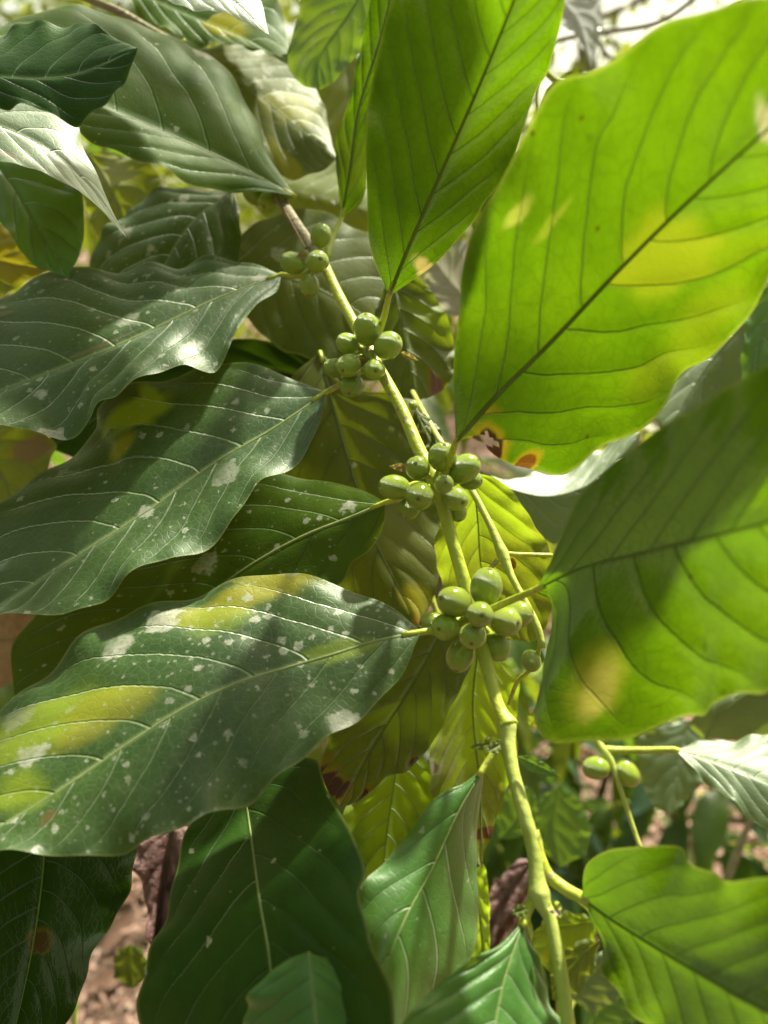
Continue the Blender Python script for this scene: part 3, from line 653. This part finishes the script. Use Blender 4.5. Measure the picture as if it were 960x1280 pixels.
shade(.40, [(-110,85,.275),(-20,92),(80,92,.268),(190,55,.262)], [(-60,30),(0,17),(60,10),(112,8),(150,22)], [(-60,120),(0,121),(50,130),(92,132),(160,100)])
shade(.50, [(60,180,.38),(20,260),(-40,350,.38)], [(120,230),(100,320)], [(-20,200),(-60,280)])
shade(.55, [(300,240,.42),(220,290),(130,360,.42)], [(310,320),(220,370)], [(200,220),(120,280)])
shade(.24, [(640,-260,.22),(560,-60),(515,100),(470,330,.27)], [(700,-90),(640,60),(590,160),(538,260)], [(380,-60),(370,60),(400,220)], di=UPV)
shade(.30, [(640,-260,.22),(560,-60),(515,100),(470,330,.27)], [(720,-90),(650,60),(590,160),(538,260)], [(380,-60),(360,60),(390,220)], di=UPV * .9 + FWD * .35)
shade(.28, [(620,-260,.23),(550,-60),(505,100),(470,310,.27)], [(690,-90),(640,60),(580,160),(530,240)], [(360,-60),(350,60),(390,220)], di=UPV * .92 - FWD * .30)
shade(.26, [(600,-260,.23),(540,-60),(500,100),(465,290,.27)], [(670,-90),(620,60),(565,160),(520,240)], [(340,-60),(340,60),(385,210)], di=UPV * .85 - RGT * .5)
shade(.85, [(330,900,.26),(320,1060,.25),(330,1230,.22),(340,1460,.20)], [(390,960),(425,1110),(440,1250),(420,1420)], [(220,960),(170,1120),(150,1260),(200,1420)])
shade(.95, [(300,900,.26),(280,1060,.25),(270,1230,.22),(290,1460,.20)], [(370,960),(400,1110),(410,1250),(400,1420)], [(190,960),(130,1120),(110,1260),(160,1420)])
shade(.36, [(-20,-20,.41),(120,40),(260,90),(430,290,.42)], [(60,-90),(250,-60),(400,60),(450,180)], [(0,70),(120,120),(220,150),(330,225)])
shade(.72, [(440,780,.28),(350,790),(230,830),(60,900,.25)], [(390,740),(290,720),(150,760)], [(400,830),(320,870),(220,910),(120,940)])
shade(.88, [(330,520,.33),(230,590),(120,660),(-20,740,.30)], [(250,500),(130,560),(30,630)], [(300,610),(200,690),(90,760)])
for sp in ([(60,300),(300,240),(560,300)], [(-60,700),(200,600),(500,640)]):
    q = spline(np.array([P(x, y, .36) + SUN * .78 for x, y in sp]), 30); Vt, Ft = tube(q, .003, 8); mesh_obj('stem', Vt, Ft, M['stem'], OB, q[0])

# ================================================================== NEIGHBOURING BRANCHES
# thin side branch crossing behind the fruit
TB = thing('coffee_twig', P(520, 500, .345), 'thin bare coffee twig forking behind the burnt leaf base and third cherry cluster', 'branch')
stem(TB, [(480,430,.46),(505,470,.42),(522,502,.37),(548,548,.340),(585,605,.325),(612,655,.317),(628,692,.312),(640,722,.308),(658,755,.303),(672,785,.300),(678,810,.298)], [4,4,4,4.5,5,5.5,7.5,5.5,5,6,5], M['palestem'], nodes=[(628,692,.312)], n=80)
stem(TB, [(628,692,.312),(650,693,.312),(690,694,.315)], [4,3.4,3.5], M['stem'], name='side_shoot', n=20)
stem(TB, [(676,800,.299),(668,832,.301),(648,850,.305),(636,880,.31)], [4,3.5,3.5,3], M['stem'], name='side_shoot', n=24)
stem(TB, [(622,700,.312),(612,712,.313),(606,725,.313)], [4,3.4,4], M['stem'], name='side_shoot', n=14)
cherry(TB, 664, 826, 26, .300, .1, -.8, .5, label='small unripe cherry half hidden behind the right leaf')
cherry(TB, 517, 506, 12, .343, .0, -.8, .5)
leaf(TB, [(592,590,.345),(598,650),(605,720,.35),(640,800,.345)], [(560,620),(545,690),(560,760),(600,800)], [(622,600),(652,628),(670,660),(690,700),(690,760),(670,800)],
     sty='yellow', side='under', dA=.01, dB=-.01, nv=7, label='yellow green leaf lit through behind the thin twig', patches=[(600,640,60,60,LIME,.7)], burns=[(640,705,10,7,BRN,.9)])
leaf(TB, [(520,512,.344),(535,540),(552,575,.34)], [(515,530),(530,560)], [(545,530),(556,555)], sty='olive', dB=.01, nv=5, res=.5, label='small olive leaf hanging beside the stem')

# pair of pale cherries at the right
RB = thing('coffee_twig', P(742, 925, .42), 'slender right hand coffee twig carrying two pale cherries and a pink based leaf', 'branch')
stem(RB, [(742,918,.42),(750,933,.418),(762,948,.415),(775,985,.41),(790,1030,.405),(801,1062,.40)], [3.5,7,6,4,3.8,3.8], M['palestem'], n=50)
leaf(RB, [(842,937,.41),(890,950),(940,968,.39),(1040,1010,.37)], [(875,928),(920,923),(960,922),(1020,950)], [(872,966),(905,995),(935,1020),(962,1035),(1030,1050)], sty='pale', relief=.45, dA=.02, dB=-.01, nv=8, spots=.1,
     petiole=[(752,938,.418),(800,938,.414)], pr=.0016, label='pale green leaf with a pinkish base', patches=[(845,938,16,12,(.6,.25,.25),.8)])
cherry(RB, 745, 960, 31, .412, .9, .1, .5); cherry(RB, 784, 966, 31, .414, .6, -.7, .3)
leaf(RB, [(880,925,.50),(900,890),(960,850,.48),(1030,820,.47)], [(862,905),(880,870),(930,850),(980,820)], [(915,925),(960,920),(1020,880)], sty='pale', dA=.02, nv=6, label='silvery sheened leaf at the right edge')
leaf(RB, [(860,900,.62),(850,950),(836,1018,.6)], [(800,920),(798,960),(815,1005)], [(890,920),(885,960),(865,995)], sty='pale', nv=6, res=.6, label='blue green leaf blurred behind the pale cherries')

# upper left woody twig
UT = thing('coffee_twig', P(60, -20, .46), 'purple brown woody twig crossing the top left corner', 'branch')
stem(UT, [(60,-25,.46),(110,-2,.455),(150,15,.45),(190,38,.445),(215,52,.44)], [6,6,6.5,6,7], M['wood'], n=50)
stem(UT, [(215,52,.44),(222,58,.44),(232,50,.44)], [5,6,3], M['stem'], name='bud', n=14)
leaf(UT, [(170,-70,.36),(240,-30),(290,0,.35),(336,43,.35)], [(250,-70),(310,-30),(325,0),(331,22)], [(190,-20),(215,4),(240,13),(268,13),(300,26)], sty='pale', relief=.4, wave=.15, dA=.02, dB=-.01, nv=7, label='pale sheened leaf tip hanging from the top edge')
leaf(UT, [(150,-20,.47),(230,15),(300,45,.45),(360,80,.44)], [(220,-50),(300,-40),(345,0),(358,40)], [(180,25),(230,48),(270,58),(320,60)], sty='matte', relief=.4, dA=.03, dB=-.01, nv=8, spots=.3, patches=[(285,35,30,18,YEL,.9)], label='green leaf with a yellow patch just under the pale tip')
leaf(UT, [(248,62,.47),(310,105),(370,155,.45),(421,198,.43)], [(280,55),(320,56),(355,68),(388,98),(403,130),(412,165)], [(262,120),(300,180),(340,213),(375,222),(405,214)], sty='olive', relief=.5, dA=.03, dB=-.01, nv=9, spots=.5, patches=[(370,140,40,30,YEL,.45),(360,205,30,12,YEL,.4)], label='olive leaf curving behind the broad upper left leaf')
leaf(UT, [(300,228,.56),(380,240),(500,270,.53)], [(340,205),(400,195),(470,215)], [(330,268),(390,285),(450,290)], sty='yellow', dA=.03, nv=8, res=.7, label='pale yellow leaf behind the uppermost cherries')
leaf(UT, [(292,240,.425),(255,262),(225,295,.41),(200,340),(170,390,.40)], [(240,235),(190,241),(155,266),(125,300),(108,345),(130,385)], [(299,262),(301,310),(280,350),(230,385)], sty='dark', dA=.02, dB=-.01, nv=7, spots=.9, label='dark spotted leaf tucked above the white flecked leaf')

# leaves of the branch beyond the left edge
LB_ = thing('coffee_branch', P(-130, 250, .37), 'coffee branch beyond the left edge whose shaded leaves reach in', 'branch')
stem(LB_, [(-130,-150,.38),(-125,80,.34),(-120,200,.35),(-130,600,.37),(-120,1000,.35),(-100,1500,.33)], [7,8,8,9,9,10], M['stem'], n=80)
leaf(LB_, [(-110,85,.275),(-20,92),(80,92,.268),(172,60,.262)], [(-60,50),(0,37),(60,30),(112,28),(130,42),(150,50)], [(-60,120),(0,131),(50,140),(92,152),(118,140),(143,126),(160,90)], sty='deep', wave=.4, relief=.4, dA=.02, dB=-.005, nv=7, label='added dark leaf tip for the shaded half of a leaf in the upper left corner', petiole=[(-122,85,.33)])  # separate dark blade built for the shaded half of the drip tip leaf
leaf(LB_, [(-120,120,.32),(0,155),(60,185,.31),(115,235),(158,297,.305)], [(-40,100),(60,125),(95,150),(104,185),(124,225),(140,262)], [(-60,180),(0,203),(50,213),(95,238),(130,266)], sty='pale', wave=.15, relief=.5, dA=.02, dB=-.015, nv=7, label='sheened leaf ending in a long drip tip', petiole=[(-122,115,.34)], burns=[(15,193,16,4,PINK,.9)])
leaf(LB_, [(-40,165,.38),(12,225),(45,280,.37),(85,347,.37)], [(40,193),(75,212),(100,237),(105,275),(100,318)], [(-45,230),(0,277),(25,312),(50,335)], sty='fresh', dA=.01, dB=-.01, nv=6, label='creased two toned leaf below the drip tip', petiole=[(-124,160,.37)], patches=[(80,270,30,50,(.12,.18,.01),.5)])
leaf(LB_, [(-100,280,.41),(-20,320),(62,338,.40)], [(-40,270),(0,280),(40,318)], [(-50,360),(0,372),(30,352)], sty='yellow', nv=5, res=.6, patches=[(10,320,40,40,(.45,.36,.01),.7)], label='mustard yellow leaf at the left edge')
leaf(LB_, [(110,190,.47),(140,240),(165,300,.46)], [(160,195),(196,215),(195,245),(180,280)], [(105,230),(110,270),(130,300)], sty='yellow', nv=5, res=.7, label='yellow leaf glowing between the upper left leaves', patches=[(140,215,20,20,(.45,.5,.25),.6)])
leaf(LB_, [(-60,520,.42),(0,590),(20,650,.41),(30,680,.41)], [(0,530),(50,540),(70,560),(50,610)], [(-60,600),(-30,660)], sty='yellow', nv=5, res=.7, label='yellowed leaf between two dark leaves at the left edge', burns=[(40,560,10,20,PINK,.6)])
leaf(LB_, [(-80,760,.40),(0,800),(75,768,.39)], [(-20,760),(40,768)], [(-60,870),(0,860),(30,840),(55,800)], nv=5, res=.6, mat=M['drypale'], name='dry_leaf', label='dry papery leaf with a pink tint at the left edge')
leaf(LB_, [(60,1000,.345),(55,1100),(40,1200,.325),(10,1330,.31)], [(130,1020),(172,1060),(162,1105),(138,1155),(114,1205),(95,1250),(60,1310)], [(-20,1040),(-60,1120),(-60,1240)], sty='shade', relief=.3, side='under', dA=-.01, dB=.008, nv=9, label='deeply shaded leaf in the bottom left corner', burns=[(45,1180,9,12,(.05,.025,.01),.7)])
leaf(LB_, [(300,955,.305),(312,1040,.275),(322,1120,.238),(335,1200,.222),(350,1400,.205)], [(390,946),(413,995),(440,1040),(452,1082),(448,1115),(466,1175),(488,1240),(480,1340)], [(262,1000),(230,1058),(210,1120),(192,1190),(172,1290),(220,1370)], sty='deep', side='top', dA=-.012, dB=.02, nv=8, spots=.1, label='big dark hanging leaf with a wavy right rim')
leaf(LB_, [(385,1190,.212),(388,1235),(395,1300,.202),(400,1390,.198)], [(352,1203),(318,1240),(300,1300),(340,1385)], [(420,1205),(447,1240),(455,1300)], sty='fresh', dA=.01, dB=.01, nv=6, spots=.1, label='glossy green leaf rounding up from the bottom edge')
leaf(LB_, [(162,1180,.52),(163,1208),(165,1236,.52)], [(145,1192),(144,1220)], [(181,1190),(183,1222)], sty='olive', nv=3, res=.3, label='small round leaf seen against the pink litter', rib=False)
stem(LB_, [(96,1225,.50),(94,1260,.5),(90,1320,.5)], [3,4,4], M['palestem'], name='pale_twig', n=16)

# leaves behind the main stem
KB = thing('coffee_branch', P(300, 330, .46), 'coffee branch hidden behind the fruiting one carrying broad olive leaves', 'branch')
stem(KB, [(285,200,.47),(300,330,.465),(420,480,.455),(500,640,.45),(560,800,.44),(600,860,.43)], [5,5,5,5,5,5], M['stem'], n=60)
leaf(KB, [(285,330,.43),(380,352),(450,390,.42),(505,445,.41)], [(305,290),(340,268),(390,264),(440,280),(490,320),(510,380)], [(298,380),(330,422),(380,446),(430,466),(475,474)], sty='olive', relief=.6, dA=.02, dB=-.005, nv=8, spots=.12, petiole=[(290,300,.465)], label='broad olive leaf behind the two upper cherry clusters')
leaf(KB, [(490,345,.40),(505,420),(522,502,.385)], [(468,390),(470,450),(495,492)], [(525,350),(553,385),(568,430),(567,470),(548,490)], sty='olive', side='under', nv=6, label='olive leaf with a purplish scorched rim', burns=[(550,490,22,7,(.22,.11,.09),1)], patches=[(545,400,30,50,LIME,.4)])
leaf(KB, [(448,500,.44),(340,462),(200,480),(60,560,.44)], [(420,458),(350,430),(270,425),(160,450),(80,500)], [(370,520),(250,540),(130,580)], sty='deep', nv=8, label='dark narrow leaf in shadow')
leaf(KB, [(400,440,.41),(415,500),(440,590,.39),(467,671),(495,728),(522,784,.355)], [(450,488),(500,498),(535,570),(550,635),(554,695),(542,745)], [(350,490),(340,570),(360,650),(410,720),(470,762)], sty='olive', dA=-.005, dB=.01, nv=8, spots=.12, petiole=[(410,468,.455)], label='broad grey green leaf narrowing to a yellow orange tip', patches=[(520,750,30,18,YEL,.9),(522,778,10,8,(.7,.4,.03),.9),(500,660,60,40,(.35,.4,.12),.4)])
leaf(KB, [(565,765,.345),(520,850),(470,930,.34),(425,1010,.34)], [(588,815),(577,860),(555,900),(533,938),(512,963),(480,972),(452,1000)], [(500,790),(440,860),(405,930),(405,975)], sty='olive', side='under', dA=-.01, dB=.01, nv=8, label='olive leaf with ragged burnt tip beneath the spotted leaf', burns=[(415,985,22,28,(.10,.05,.04),1),(530,962,12,14,BRN,.9),(450,1000,16,8,BRN,.9)], patches=[(540,900,30,60,LIME,.5)])
leaf(KB, [(600,790,.385),(590,880),(598,980,.375),(602,1085,.365)], [(560,850),(540,910),(538,980),(565,1040)], [(645,850),(645,930),(636,990),(615,1035)], sty='yellow', side='under', dA=-.01, nv=10, label='bright yellow green leaf with a curled brown rim behind the lowest node', burns=[(615,1040,8,50,(.16,.06,.02),.9),(540,960,10,20,BRN,.8)], patches=[(590,880,80,90,LIME,.9)])
leaf(KB, [(500,930,.375),(484,1040),(472,1150,.36)], [(452,985),(428,1020),(438,1080)], [(545,965),(540,1025),(512,1085)], sty='lit', side='under', nv=7, patches=[(480,1000,80,80,LIME,.5)], label='vivid green leaf glowing behind the fresh hanging leaf')
leaf(KB, [(590,1090,.37),(600,1150),(608,1225,.37)], [(605,1080),(612,1130),(612,1190)], [(580,1130),(585,1190)], sty='lit', side='under', nv=5, res=.5, label='thin lime sliver right of the fresh leaf', patches=[(600,1150,60,60,LIME,.9)])

# gap leaves between the big right hand leaves
GB = thing('coffee_branch', P(990, 300, .50), 'coffee branch beyond the right edge with grey green leaves showing in the gaps', 'branch')
stem(GB, [(1010,-100,.52),(995,300,.50),(1000,700,.49),(1010,1100,.48)], [6,7,7,7], M['stem'], n=50)
leaf(GB, [(602,598,.42),(680,618),(740,600,.43),(800,540,.44)], [(650,597),(700,590),(750,560),(780,542)], [(640,625),(672,665),(695,680),(740,640),(790,600)], sty='pale', dA=.03, nv=7, spots=.5, label='grey green leaf in the gap between the two large backlit leaves')
leaf(GB, [(990,330,.47),(930,400),(880,460,.46),(830,545,.45)], [(940,340),(880,400),(840,470),(820,520)], [(985,400),(960,470),(900,530),(860,560)], sty='pale', dA=.02, nv=7, spots=.5, label='dusty grey leaf behind the biggest backlit leaf')
leaf(GB, [(1000,340,.43),(965,390),(945,460,.42),(960,540,.42)], [(940,370),(928,430),(935,500)], [(1010,400),(1000,480)], sty='fresh', nv=6, res=.6, label='green leaf at the right edge between the large leaves')

# top centre and top right
TT = thing('coffee_branch', P(700, -60, .42), 'coffee branch entering from the top edge with hanging leaves', 'branch')
stem(TT, [(560,-160,.40),(640,20,.44),(690,98,.46),(735,108,.47),(800,140,.47)], [4,4,5,5,4], M['palestem'], n=40)
stem(TT, [(672,100,.455),(671,130,.455),(680,160,.455)], [3,3,3.5], M['palestem'], name='bare_stalk', n=16)
leaf(TT, [(480,-60,.44),(440,10),(400,70,.45),(398,112,.45)], [(400,-40),(378,0),(364,50),(360,82),(378,106)], [(500,-20),(470,40),(440,75),(418,102)], sty='fresh', nv=8, spots=1.0, label='spotted green leaf left of the tall upright leaf', patches=[(390,40,40,30,(.3,.4,.05),.4)])
leaf(TT, [(427,272,.385),(437,215),(448,140,.37),(475,50),(505,-70,.35)], [(422,225),(420,170),(437,125),(452,50),(480,-50)], [(452,252),(461,190),(467,120),(492,40),(525,-60)], sty='lit', side='under', nv=9, petiole=[(408,322,.366),(416,296,.375)], label='narrow edge on leaf rising beside the tall upright leaf', patches=[(440,200,40,40,(.16,.22,.01),.5)])
leaf(TT, [(672,170,.48),(700,120),(745,100,.47)], [(680,120),(705,92),(730,88)], [(690,210),(730,170)], sty='olive', nv=5, res=.6, label='small olive leaf below the pale hanging leaf')
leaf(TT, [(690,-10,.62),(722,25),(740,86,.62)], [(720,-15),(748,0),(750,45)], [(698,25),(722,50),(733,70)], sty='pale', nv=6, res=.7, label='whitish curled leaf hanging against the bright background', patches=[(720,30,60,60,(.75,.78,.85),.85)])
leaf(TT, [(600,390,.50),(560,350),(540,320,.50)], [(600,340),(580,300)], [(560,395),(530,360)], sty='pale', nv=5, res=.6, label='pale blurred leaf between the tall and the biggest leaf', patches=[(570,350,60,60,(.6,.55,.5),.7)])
leaf(TT, [(620,330,.46),(625,280),(650,200,.46),(690,150,.46)], [(600,300),(590,270),(630,210)], [(650,300),(670,250),(690,200)], sty='olive', nv=5, res=.6, label='olive leaf behind the rim of the biggest leaf')
leaf(TT, [(430,60,.60),(440,130),(430,230,.58)], [(400,90),(395,160),(405,215)], [(470,80),(475,150),(460,220)], sty='yellow', nv=6, res=.6, label='yellow leaf glowing behind the narrow edge on leaf')

# vine at the top right
VN = thing('bare_vine', P(650, 60, .9), 'bare grey vine tangling across the bright top right gap', 'vine')
stem(VN, [(640,75,.9),(700,50,.9),(760,40,.9),(830,25,.88),(900,-30,.86)], [3,4,4,4,4], M['bark'], n=40)
stem(VN, [(745,30,.9),(752,60,.9),(775,80,.9),(800,85,.9),(840,70,.9)], [3,3,3,3,3], M['bark'], name='loop', n=30)
stem(VN, [(752,-30,.9),(748,10,.9),(750,45,.9)], [4,4,4], M['bark'], name='side_stem', n=16)

# lower gap: leaves of the low plant, dead leaves, stick
LP = thing('coffee_seedling', P(700, 1400, .55), 'low coffee seedling under the branch at the bottom with yellowing leaves', 'plant')
stem(LP, [(700,1500,.55),(700,1350,.52),(696,1180,.46),(690,1150,.44)], [5,5,4,4], M['stem'], n=30)
leaf(LP, [(745,1152,.42),(700,1160),(665,1165,.42)], [(740,1190),(700,1215),(668,1195)], [(720,1140),(690,1145)], sty='yellow', nv=5, res=.6, label='yellow green leaf behind the bottom stem', patches=[(705,1170,60,40,LIME,.6)])
leaf(LP, [(750,1175,.41),(720,1205),(690,1250,.41)], [(740,1215),(715,1245)], [(715,1180),(690,1215)], sty='yellow', nv=5, res=.6)
leaf(LP, [(715,1250,.5),(745,1215),(775,1190,.5)], [(712,1220),(740,1195)], [(745,1265),(775,1240)], sty='pale', nv=5, res=.6, label='blue green leaf in the bottom gap')
leaf(LP, [(735,1290,.55),(760,1255),(800,1240,.55)], [(740,1255),(770,1235)], [(770,1295),(800,1270)], sty='fresh', nv=5, res=.6)
leaf(LP, [(700,980,.62),(690,1030),(700,1085,.62)], [(675,1000),(670,1050)], [(730,1010),(735,1060)], sty='fresh', nv=5, res=.6, label='mid green leaf blurred behind the lower stem')
leaf(LP, [(625,1050,.6),(650,1020),(665,985,.6)], [(615,1010),(640,985)], [(660,1040),(672,1010)], sty='fresh', nv=5, res=.6)
DL = thing('dead_leaf', P(590, 1180, .52), 'long curled pinkish brown dead leaf hanging behind the fresh leaf', 'dead leaf')
leaf(DL, [(668,1075,.52),(635,1115),(605,1170,.51),(575,1230,.51)], [(645,1075),(615,1110),(592,1160)], [(662,1105),(630,1150),(600,1205)], nv=4, res=.5, arch=.3, relief=2.5, mat=M['drypurple'], name='blade')
leaf(DL, [(672,1090,.53),(640,1140),(610,1190,.52),(590,1240,.52)], [(655,1090),(625,1130)], [(672,1120),(640,1170)], nv=4, res=.4, arch=.3, relief=2.5, mat=M['dry'], name='blade')
DP = thing('dead_leaf', P(205, 1050, .42), 'crumpled purple brown dead leaf hanging between the two dark bottom leaves', 'dead leaf')
leaf(DP, [(215,1030,.42),(205,1100),(195,1180,.41),(180,1300,.41)], [(175,1045),(170,1090),(188,1150),(186,1230)], [(240,1040),(235,1090),(215,1160),(200,1240)], nv=6, arch=.25, relief=3, wave=2.5, mat=M['drypurple'], name='blade')
ST = thing('broken_stick', P(935, 1025, .8), 'pale broken stick leaning behind the bottom right leaf', 'stick')
stem(ST, [(945,1010,.8),(930,1045,.8),(912,1090,.8),(895,1135,.8)], [5,5.5,6,6], M['wood'], n=20, name='shaft')
